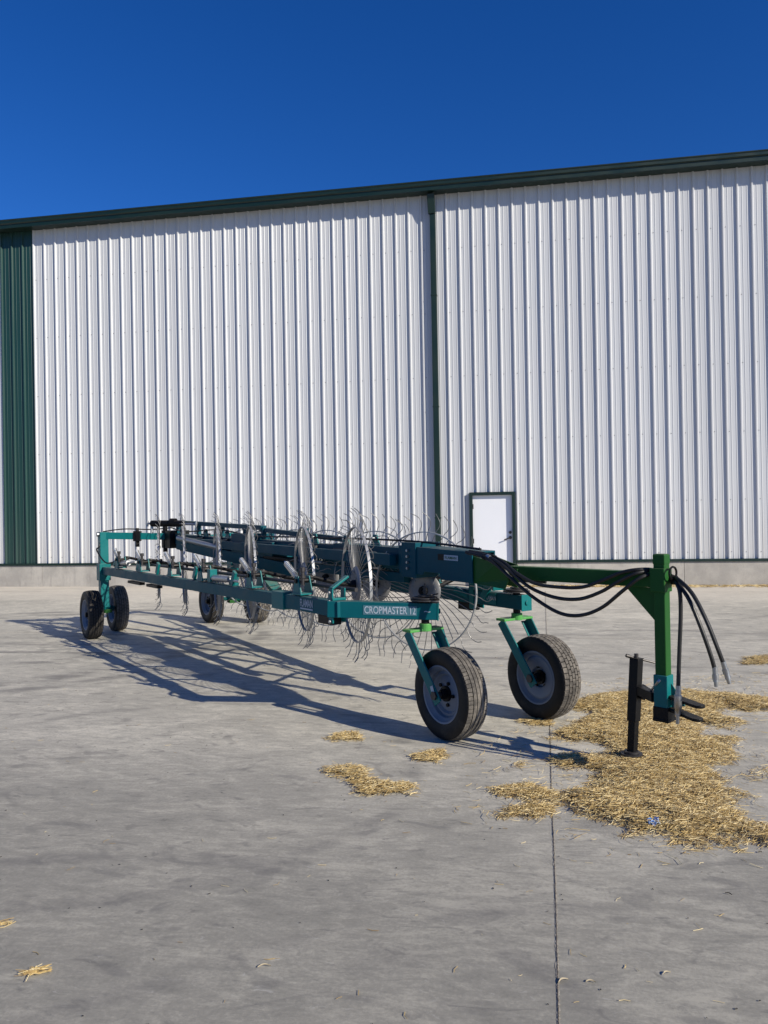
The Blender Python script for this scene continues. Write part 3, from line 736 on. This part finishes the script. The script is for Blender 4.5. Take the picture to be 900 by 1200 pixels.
b = MB(); b.box(TB-td*.005+up*.0, (.098,.11,.15), ang); part(b, 'mast_collar', M['green'], mast, bevel=.005)
b = MB(); b.tube([TB+td*.055-tn*.03+up*.0, TB+td*.085-tn*.03], .03, 16); q = TB+td*.075+up*.045
rg = [q+tn*.05*math.cos(a)+up*.04*math.sin(a) for a in np.linspace(0, 2*math.pi, 20)]; b.tube(rg, .007, 6); part(b, 'hose_ring', M['black'], mast, smooth=True)
b = MB(); b.box(MX+up*.52, (.092,.092,.27), ang); slv = part(b, 'mast_sleeve', M['teal'], bevel=.005)
b = MB(); b.box(MX+up*.41, (.100,.100,.09), ang); b.box(MX+up*.372, (.106,.108,.02), ang)
for z in (.355, .305): pass
cd2 = (at(820, 826, 4.55)-at(788, 820, 4.87)); cd2.z = 0; cd2 = td
fw = Vector((.80, -.60, 0))
for z0, px1, py1 in ((.405, 818, 827), (.318, 816, 842.5)):
    p1 = at(px1, py1, 4.65); p0_ = MX+fw*.05+up*(p1.z+.012)
    b.beam(p0_, p1, .075, .018)
    b.tube([p1-up*.009, p1+up*.009], .0375, 18)
part(b, 'hitch_clevis', M['black'], slv, bevel=.003)
b = MB(); b.prism([MX+fw*.05+up*.60, MX+fw*.05+up*.45, MX+fw*.13+up*.47], Vector((.6,.8,0))*.01); part(b, 'gusset', M['teal'], slv)
# jack stand
J = gnd(740, 893); jn = (MX-J); jn.z = 0; jl = jn.length; jn.normalize(); ja = math.atan2(jn.y, jn.x)+.35
lean = at(746, 770, J.y)-Vector((J.x, J.y, 0)); jt = at(745.5, 772, J.y); jdir = (jt-J).normalized()
b = MB(); b.beam(J+jdir*.28, jt, .066, .066, up=Vector((math.cos(ja), math.sin(ja), 0)))
b.beam(jt, jt+jdir*.008, .072, .072, up=Vector((math.cos(ja), math.sin(ja), 0)))
jack = part(b, 'jack_stand', M['black'], bevel=.004)
b = MB(); b.beam(J+jdir*.01, J+jdir*.30, .052, .052, up=Vector((math.cos(ja), math.sin(ja), 0))); part(b, 'inner_leg', M['black'], jack, bevel=.003)
b = MB(); b.tube([J+up*.056, J+up*.064], .072, 28); b.tube([J+up*.066, J+up*.078], .05, 20); part(b, 'foot_plate', M['darksteel'], jack, smooth=True)
b = MB(); b.tube([jt, jt+up*.035], .014, 10); h0 = at(735, 768.5, J.y); h1 = at(767, 776.5, J.y+.02); b.tube([h0, h1], .0075, 8); b.tube([h0-(h1-h0).normalized()*.01, h0+(h1-h0).normalized()*.015], .012, 8)
part(b, 'crank_handle', M['darksteel'], jack, smooth=True)
b = MB(); a0 = at(748, 808, J.y); a1 = at(768, 817, MX.y+.03); b.beam(a0, a1, .06, .06); b.beam(at(752,810,J.y), at(756,812,J.y), .1, .09); part(b, 'jack_arm', M['black'], jack, bevel=.004)
b = MB(); b.tube([at(757, 816, J.y-.12), at(771.5, 798, MX.y-.07)], .007, 8); b.tube([at(770.5,799,MX.y-.07), at(773,796.5,MX.y-.07)], .010, 8); part(b, 'jack_pin', M['galv'], jack, smooth=True)
# hoses
Yc = lambda px: 5.72+(4.88-5.72)*(px-575)/(777-575)
def hz(px, py, dy=-.08): return at(px, py, Yc(px)+dy)
hoses = [
 [(548,648,.0),(562,651,-.03),(579,660,-.08),(598,677,-.1),(625,700,-.1),(655,718,-.1),(680,721,-.1),(705,712,-.1),(730,692,-.12),(750,677,-.1),(768,673,.0),(786,680,.05)],
 [(546,647,.02),(566,650,-.02),(584,659,-.08),(602,673,-.1),(622,689,-.1),(650,700,-.1),(678,702,-.1),(703,694,-.1),(724,682,-.1),(745,672,-.1),(766,670,.0),(786,677,.05)],
 [(550,646,.02),(572,650,-.0),(590,659,-.06),(606,672,-.1),(628,684,-.1),(655,688,-.1),(682,688,-.1),(706,680,-.1),(728,671,-.1),(748,667.5,-.08),(766,668,.0),(787,675,.05)],
 [(550,648,.03),(568,650,0),(580,656,0),(590,666,0),(598,676,.02),(612,680,.08),(640,682,.1)]]
tails = [[(792,683,4.79),(796.5,694,4.73),(797.5,720,4.73),(796,760,4.73),(794.5,805,4.73)],
         [(796,686,4.77),(808,704,4.67),(821,735,4.61),(832,766,4.59),(837.5,785,4.59)],
         [(797,681,4.75),(812,697,4.65),(828,728,4.55),(840,758,4.51),(848,779,4.51)]]
tips = [(793.5,848,4.73),(839,804.5,4.59),(854.5,801,4.51)]
for i, hp in enumerate(hoses):
    P = [hz(*q) for q in hp]
    if i < 3: P += [at(*q) for q in tails[i]]
    b = MB(); b.tube(spline(P, 8), .0125, 10); ho = part(b, 'hose', M['hose'], smooth=True)
    if i < 3:
        sp_ = spline(P, 8); b = MB()
        m_ = sp_[10]; n_ = sp_[11]; b.tube([m_, m_+(n_-m_).normalized()*.035], .0165, 10); part(b, 'hose_tie', M['galv'] if i == 1 else M['black'], ho, smooth=True)
        p = at(*tails[i][-1]); q = at(*tips[i]); d = (q-p); L_ = d.length; d.normalize()
        b = MB()
        if i == 0:
            b.tube([p-d*.01, p+d*.02, p+d*.021, p+d*.05, p+d*.051, p+d*.13, p+d*.135, p+d*.17, p+d*.172, p+d*L_], [.015,.015,.018,.018,.024,.024,.018,.018,.012,.010], 12)
        else:
            b.tube([p-d*.02, p+d*.025, p+d*.026, p+d*.055, p+d*.056, p+d*(L_-.03), p+d*(L_-.029), p+d*L_], [.015,.015,.019,.019,.015,.016,.012,.011], 12)
        part(b, 'coupling', M['galv'], ho, smooth=True, angle=50)

# ---------------------------------------------------------------- straw
def straw_mat(name, a, b_, c):
    k = NT(name); g = k.n('ShaderNodeNewGeometry'); r = k.n('ShaderNodeValToRGB'); k.set(r.inputs[0], g.outputs['Random Per Island'])
    e = r.color_ramp.elements; e[0].color = (*a, 1); e[1].color = (*c, 1); m = e.new(.5); m.color = (*b_, 1)
    return k.out(r.outputs[0], .55, 0, .35)
M['straw'] = straw_mat('dry_straw', (.26,.165,.065), (.58,.42,.17), (.88,.74,.44))
k = NT('straw_chaff'); o = k.coord(); n = k.noise(k.mapping(o,(1,2,1)), 45, 5, .75, 1.5); k.bump(n, .8, .02)
M['chaff'] = k.out(k.mix(k.ss(n, .35, .65), (.13,.085,.03), (.48,.34,.14)), .9)

def inpoly(poly, x, y):
    ins = np.zeros(len(x), bool); n = len(poly)
    for i in range(n):
        x0, y0 = poly[i]; x1, y1 = poly[(i+1) % n]
        c = ((y0 > y) != (y1 > y)) & (x < (x1-x0)*(y-y0)/(y1-y0+1e-12)+x0); ins ^= c
    return ins
def edgedist(poly, x, y):
    d = np.full(len(x), 1e9); n = len(poly)
    for i in range(n):
        x0, y0 = poly[i]; x1, y1 = poly[(i+1) % n]; dx, dy = x1-x0, y1-y0
        t = np.clip(((x-x0)*dx+(y-y0)*dy)/(dx*dx+dy*dy+1e-12), 0, 1)
        d = np.minimum(d, np.hypot(x-x0-t*dx, y-y0-t*dy))
    return d
class VN:       # cheap value noise
    def __init__(s, seed): s.t = np.random.default_rng(seed).random((256, 256))
    def __call__(s, x, y):
        xi, yi = np.floor(x).astype(int), np.floor(y).astype(int); fx, fy = x-xi, y-yi; fx = fx*fx*(3-2*fx); fy = fy*fy*(3-2*fy)
        t = s.t; g = lambda i, j: t[(xi+i) % 256, (yi+j) % 256]
        return (g(0,0)*(1-fx)+g(1,0)*fx)*(1-fy)+(g(0,1)*(1-fx)+g(1,1)*fx)*fy
vn = VN(3)
def fbm(x, y): return .5*vn(x, y)+.3*vn(x*2.3+7, y*2.3+3)+.2*vn(x*5.1+1, y*5.1+9)
def blades(x, y, z, L_, w, tilt, name, mat, az=None):
    n = len(x); az = rng.uniform(0, 2*np.pi, n) if az is None else az; el = rng.normal(0, tilt, n)
    dx, dy, dz = np.cos(az)*np.cos(el), np.sin(az)*np.cos(el), np.sin(el)
    px_, py_ = -np.sin(az), np.cos(az); bend = rng.normal(0, .12, n)*L_
    V = np.zeros((n, 9, 3))
    for k_, t in enumerate((-.5, 0, .5)):
        bx = x+dx*t*L_+px_*bend*(1-4*t*t); by = y+dy*t*L_+py_*bend*(1-4*t*t); bz = z+dz*t*L_
        for j, (a, c) in enumerate(((-1, 0), (1, 0), (0, 1.2))):
            V[:, k_*3+j, 0] = bx+px_*a*w; V[:, k_*3+j, 1] = by+py_*a*w; V[:, k_*3+j, 2] = np.maximum(bz, .003)+c*w
    f = []
    for k_ in (0, 1):
        for j in range(3): a, c = k_*3+j, k_*3+(j+1) % 3; f.append((a, c, c+3, a+3))
    Fq = (np.array(f)[None]+(np.arange(n)*9)[:, None, None]).reshape(-1, 4)
    me = bpy.data.meshes.new(name); me.vertices.add(n*9); me.vertices.foreach_set('co', V.ravel())
    me.loops.add(Fq.size); me.loops.foreach_set('vertex_index', Fq.ravel().astype(np.int32))
    me.polygons.add(len(Fq)); me.polygons.foreach_set('loop_start', np.arange(0, Fq.size, 4, dtype=np.int32))
    me.update(calc_edges=True); me.materials.append(mat)
    o = bpy.data.objects.new(name, me); COL.objects.link(o); return o
def height(poly, x, y, H, soft=.22):
    ins = inpoly(poly, x, y); d = edgedist(poly, x, y)*np.where(ins, 1, -1)
    d = d+(fbm(x*4, y*4)-.5)*.30*min(1, H/.03)+(fbm(x*14, y*14)-.5)*.10
    return np.clip(d/soft, -1, 1), d
def patch(pxs, n, H, name, density_edge=.55, label=None, Lr=(.02,.085), mat=True, soft=.22, wid=.0012, extra=.25):
    poly = [tuple(gnd(*p)[:2]) for p in pxs]; P = np.array(poly); mn, mx = P.min(0)-extra, P.max(0)+extra
    if mat:          # chaff mat: a lumpy sheet
        st = max(.015, float((mx-mn).max())/160); nx, ny = [int((mx[i]-mn[i])/st)+2 for i in (0, 1)]
        gx, gy = np.meshgrid(mn[0]+np.arange(nx)*st, mn[1]+np.arange(ny)*st, indexing='ij'); X, Y = gx.ravel(), gy.ravel()
        h, d = height(poly, X, Y, H, soft); z = np.clip(h, 0, 1)**.7*H*(.35+.9*fbm(X*5+3, Y*5))+rng.uniform(0, .004, len(X))
        keep = h.reshape(nx, ny) > .16+.5*(fbm(X*3+2, Y*3+8).reshape(nx, ny)-.5); b = MB(); idx = -np.ones((nx, ny), int); vs = []
        Z = z.reshape(nx, ny); fs = []
        for i in range(nx):
            for j in range(ny):
                if keep[i, j]: idx[i, j] = len(vs); vs.append((gx[i,j]+random.uniform(-.3,.3)*st, gy[i,j]+random.uniform(-.3,.3)*st, .004+Z[i,j]))
        for i in range(nx-1):
            for j in range(ny-1):
                q = (idx[i,j], idx[i+1,j], idx[i+1,j+1], idx[i,j+1])
                if min(q) >= 0: fs.append(q)
        b.add(vs, fs); mo = b.build('chaff', M['chaff'], None, recalc=False)
    X = rng.uniform(mn[0], mx[0], n*4); Y = rng.uniform(mn[1], mx[1], n*4); h, d = height(poly, X, Y, H, soft)
    pr = np.where(h > 0, .5+.5*h, np.clip(1+h*3.2, 0, 1)**2*density_edge); pr *= .25+1.1*fbm(X*6, Y*6+5)
    kp = rng.random(len(X)) < pr; X, Y, h = X[kp][:n], Y[kp][:n], h[kp][:n]
    z = np.clip(h, 0, 1)**.7*H*(.35+.9*fbm(X*5+3, Y*5))+rng.uniform(.003, .012, len(X))*np.where(h > 0, 1.6, .5)
    L_ = rng.uniform(Lr[0], Lr[1], len(X))*rng.choice([.5, .8, 1, 1.5], len(X))
    o = blades(X, Y, z, L_, rng.uniform(wid*.6, wid*1.5, len(X)), .16 if H > .01 else .04, name, M['straw'])
    struct(o, 'stuff', label)
    if mat: mo.parent = o; mo['kind'] = 'stuff'
    return o
main = [(676,819),(705,815),(735,813),(765,815),(790,812),(815,811),(850,814),(902,821),(902,832),(872,833),(852,831),(846,838),(868,847),(850,852),(822,850),(810,858),(816,868),(856,868),(850,884),(838,898),(845,918),(866,930),(858,940),(880,962),(903,968),(903,988),(868,985),(832,989),(806,993),(782,986),(745,977),(730,966),(700,958),(672,946),(655,940),(668,930),(700,928),(706,915),(698,905),(655,900),(646,890),(690,888),(704,878),(690,870),(648,868),(644,856),(672,848),(690,838),(668,830)]
patch(main, 54000, .048, 'straw_litter', label='large spread of loose golden straw under the hitch mast and jack')
patch([(566,926),(590,922),(612,920),(640,924),(656,932),(640,937),(622,940),(648,944),(655,950),(630,958),(605,957),(582,959),(596,950),(618,944),(600,936),(580,931)], 2600, .016, 'straw_litter', label='thin straw patch left of the concrete joint', soft=.1, extra=.12)
patch([(374,903),(395,898),(424,899),(440,905),(438,912),(462,916),(488,922),(484,931),(450,932),(420,928),(408,916),(380,911)], 2600, .018, 'straw_litter', label='elongated straw patch, nearest of the three before the front left wheel', soft=.07, extra=.10)
patch([(378,866),(396,860),(422,859),(420,866),(392,870)], 700, .010, 'straw_litter', label='small straw patch below the long shadow', soft=.06, extra=.08)
patch([(480,887),(505,883),(524,880),(522,890),(508,895),(488,892)], 800, .012, 'straw_litter', label='small straw patch below the front left wheel', soft=.05, extra=.07)
patch([(606,845),(625,842),(650,846),(648,851),(620,851)], 700, .008, 'straw_litter', label='straw strip beneath the front right tyre', soft=.06, extra=.1)
patch([(604,896),(618,894),(616,899),(606,900)], 120, .005, 'straw_litter', label='tiny straw wisp beside the jack shadow', soft=.04, mat=False, extra=.05)
patch([(868,771),(902,768),(902,778),(872,779)], 700, .014, 'straw_litter', label='small straw patch at the right edge of the slab', soft=.12, extra=.15)
patch([(866,906),(902,900),(902,910),(875,914)], 160, .005, 'straw_litter', label='sparse straw right of the big spread', mat=False, soft=.08, extra=.1)
def tuft(px, py, n, sx, sy, az0, name_label):
    p = gnd(px, py); x = rng.normal(p.x, sx, n); y = rng.normal(p.y, sy, n)
    struct(blades(x, y, np.full(n, .006)+rng.random(n)*.008, rng.uniform(.03, .10, n), rng.uniform(.0010, .0022, n), .05, 'straw_tuft', M['straw'], az=rng.normal(az0, .45, n)), 'stuff', name_label)
tuft(42, 1139, 34, .020, .012, .25, 'small tuft of straw in the lower left')
tuft(4, 1084, 16, .016, .008, .2, 'few straws at the left edge')
patch([(560,880),(690,800),(900,790),(903,1005),(780,1010),(640,975),(550,965)], 1500, .004, 'straw_litter', label='sparse straws strewn round the big straw spread', mat=False, soft=.5, extra=.3)
# drift of straw and dust blown against the wall, right of the downspout
n = 5200; s = rng.uniform(wall_s(556), 16, n); d = np.abs(rng.normal(0, .16, n))+.05; kp = rng.random(n) < .25+.9*fbm(s*1.2, d*2)
s, d = s[kp], d[kp]; X = WO.x+WV.x*s+WN.x*d; Y = WO.y+WV.y*s+WN.y*d
struct(blades(X, Y, .01+.03*np.exp(-d*6)*rng.random(len(s)), rng.uniform(.05,.16,len(s)), rng.uniform(.003,.006,len(s)), .1, 'straw_drift', M['straw']), 'stuff', 'straw blown along the foot of the warehouse')
# single straws and chaff scattered on the slab
n = 420; Y = rng.uniform(1.9, 9, n)**1.0; X = rng.uniform(-.62, .62, n)*Y; kp = rng.random(n) < .35+.65*(X > -.2); X, Y = X[kp], Y[kp]
struct(blades(X, Y, np.full(len(X), .004), rng.uniform(.008,.05,len(X)), rng.uniform(.0006,.0014,len(X)), .02, 'loose_straws', M['straw']), 'stuff', 'single straws scattered over the concrete')
M['speck'] = paint('dark_grit', (.05,.045,.04), .9, .4)
n = 260; Y = rng.uniform(1.9, 10, n); X = rng.uniform(-.55, .6, n)*Y
struct(blades(X, Y, np.full(n, .003), rng.uniform(.004,.012,n), rng.uniform(.001,.0025,n), .02, 'grit', M['speck']), 'stuff', 'dark grit on the concrete')
# three dry leaves / husks
M['husk'] = paint('husk', (.50,.42,.28), .7, .3, dirtamt=.3)
M['stalk'] = paint('dark_stalk', (.10,.085,.06), .8, .3)
def husk(px, py, L_, az, lab, name='dry_husk', w=.22, mat='husk', cat='husk'):
    p = gnd(px, py); b = MB(); n = 8; vs = []
    for i in range(n+1):
        t = i/n; ww = L_*w*math.sin(math.pi*min(max(t, .06), .94))*.5; bend = L_*.16*math.sin(math.pi*t)
        c = Vector(((t-.5)*L_, bend, .003+.006*math.sin(math.pi*t)*L_/.08))
        vs += [c+Vector((0,-ww,.003)), c, c+Vector((0,ww,.004)), c+Vector((0,0,.0012))]
    fs = []
    for i in range(n):
        a, c = i*4, i*4+4
        fs += [(a,a+1,c+1,c),(a+1,a+2,c+2,c+1),(a+2,a+3,c+3,c+2),(a+3,a,c,c+3)]
    q = Matrix.Rotation(az, 4, 'Z'); b.add([q@v for v in vs], fs); o = b.build(name, M[mat], None, smooth=True); o.location = p
    return tag(o, lab, cat)
husk(660, 1150, .045, .5, 'pale curled husk lying on the concrete joint')
husk(692, 1151, .035, -.2, 'small pale husk just right of the concrete joint')
husk(781, 1141, .035, .4, 'pale husk farthest right on the bare concrete')
husk(853, 1048, .03, -.7, 'small brown stalk below the straw at right', 'dry_stalk', .12, 'stalk', 'stalk')
husk(890, 999, .02, .1, 'short dark stalk near the right edge below the straw', 'dry_stalk', .5, 'stalk', 'stalk')
husk(310, 1133, .05, .1, 'pale thin straw strip in the lower middle', 'dry_straw_piece', .12, 'husk', 'straw piece')
# blue scrap in the straw
k = NT('blue_plastic'); o = k.coord(); n = k.noise(o, 60, 2); M['blueplastic'] = k.out(k.mix(k.ss(n, .45, .6), (.05,.22,.62), (.6,.7,.8)), .3)
p = gnd(765, 971); b = MB(); N = 7; vs = [Vector(((i/(N-1)-.5)*.062, (j/(N-1)-.5)*.055, .016*random.random()+.012*math.sin(i*1.7+j))) for i in range(N) for j in range(N)]
b.add(vs, [(i*N+j, (i+1)*N+j, (i+1)*N+j+1, i*N+j+1) for i in range(N-1) for j in range(N-1)])
o = b.build('plastic_scrap', M['blueplastic'], None, recalc=False); o.location = p+up*.034; md = o.modifiers.new('t', 'SOLIDIFY'); md.thickness = .0015
tag(o, 'crumpled blue and white plastic scrap lying in the straw', 'plastic scrap')

# ---------------------------------------------------------------- light
EL = R(27.9); sdir = Vector((.79*math.cos(EL), -.613*math.cos(EL), math.sin(EL))).normalized()
sun = bpy.data.lights.new('sun', 'SUN'); sun.energy = 5.0; sun.angle = R(.53); sun.color = (1, .93, .79)
so = bpy.data.objects.new('sun', sun); COL.objects.link(so); so.rotation_euler = sdir.to_track_quat('Z', 'Y').to_euler(); so.location = (20, -15, 20)
w = bpy.data.worlds.new('World'); scene.world = w; w.use_nodes = True; t = w.node_tree
sky = t.nodes.new('ShaderNodeTexSky'); sky.sky_type = 'NISHITA'; sky.sun_disc = False; sky.sun_elevation = EL; sky.sun_rotation = math.atan2(.79, -.613)
sky.altitude = 900; sky.air_density = 1.0; sky.dust_density = 0.0; sky.ozone_density = 2.2
hs = t.nodes.new('ShaderNodeHueSaturation'); hs.inputs['Saturation'].default_value = 1.35; hs.inputs['Value'].default_value = 1.0
t.links.new(sky.outputs[0], hs.inputs['Color']); tm = t.nodes.new('ShaderNodeMix'); tm.data_type = 'RGBA'; tm.blend_type = 'MULTIPLY'; tm.inputs[0].default_value = 1; tm.inputs[7].default_value = (.72, 1.0, 1.60, 1)
t.links.new(hs.outputs[0], tm.inputs[6]); t.links.new(tm.outputs[2], t.nodes['Background'].inputs[0]); t.nodes['Background'].inputs[1].default_value = .06
vs = scene.view_settings; scene.display_settings.display_device = 'sRGB'; vs.view_transform = 'Standard'; vs.look = 'None'; vs.exposure = .27; vs.gamma = 1; vs.use_curve_mapping = False
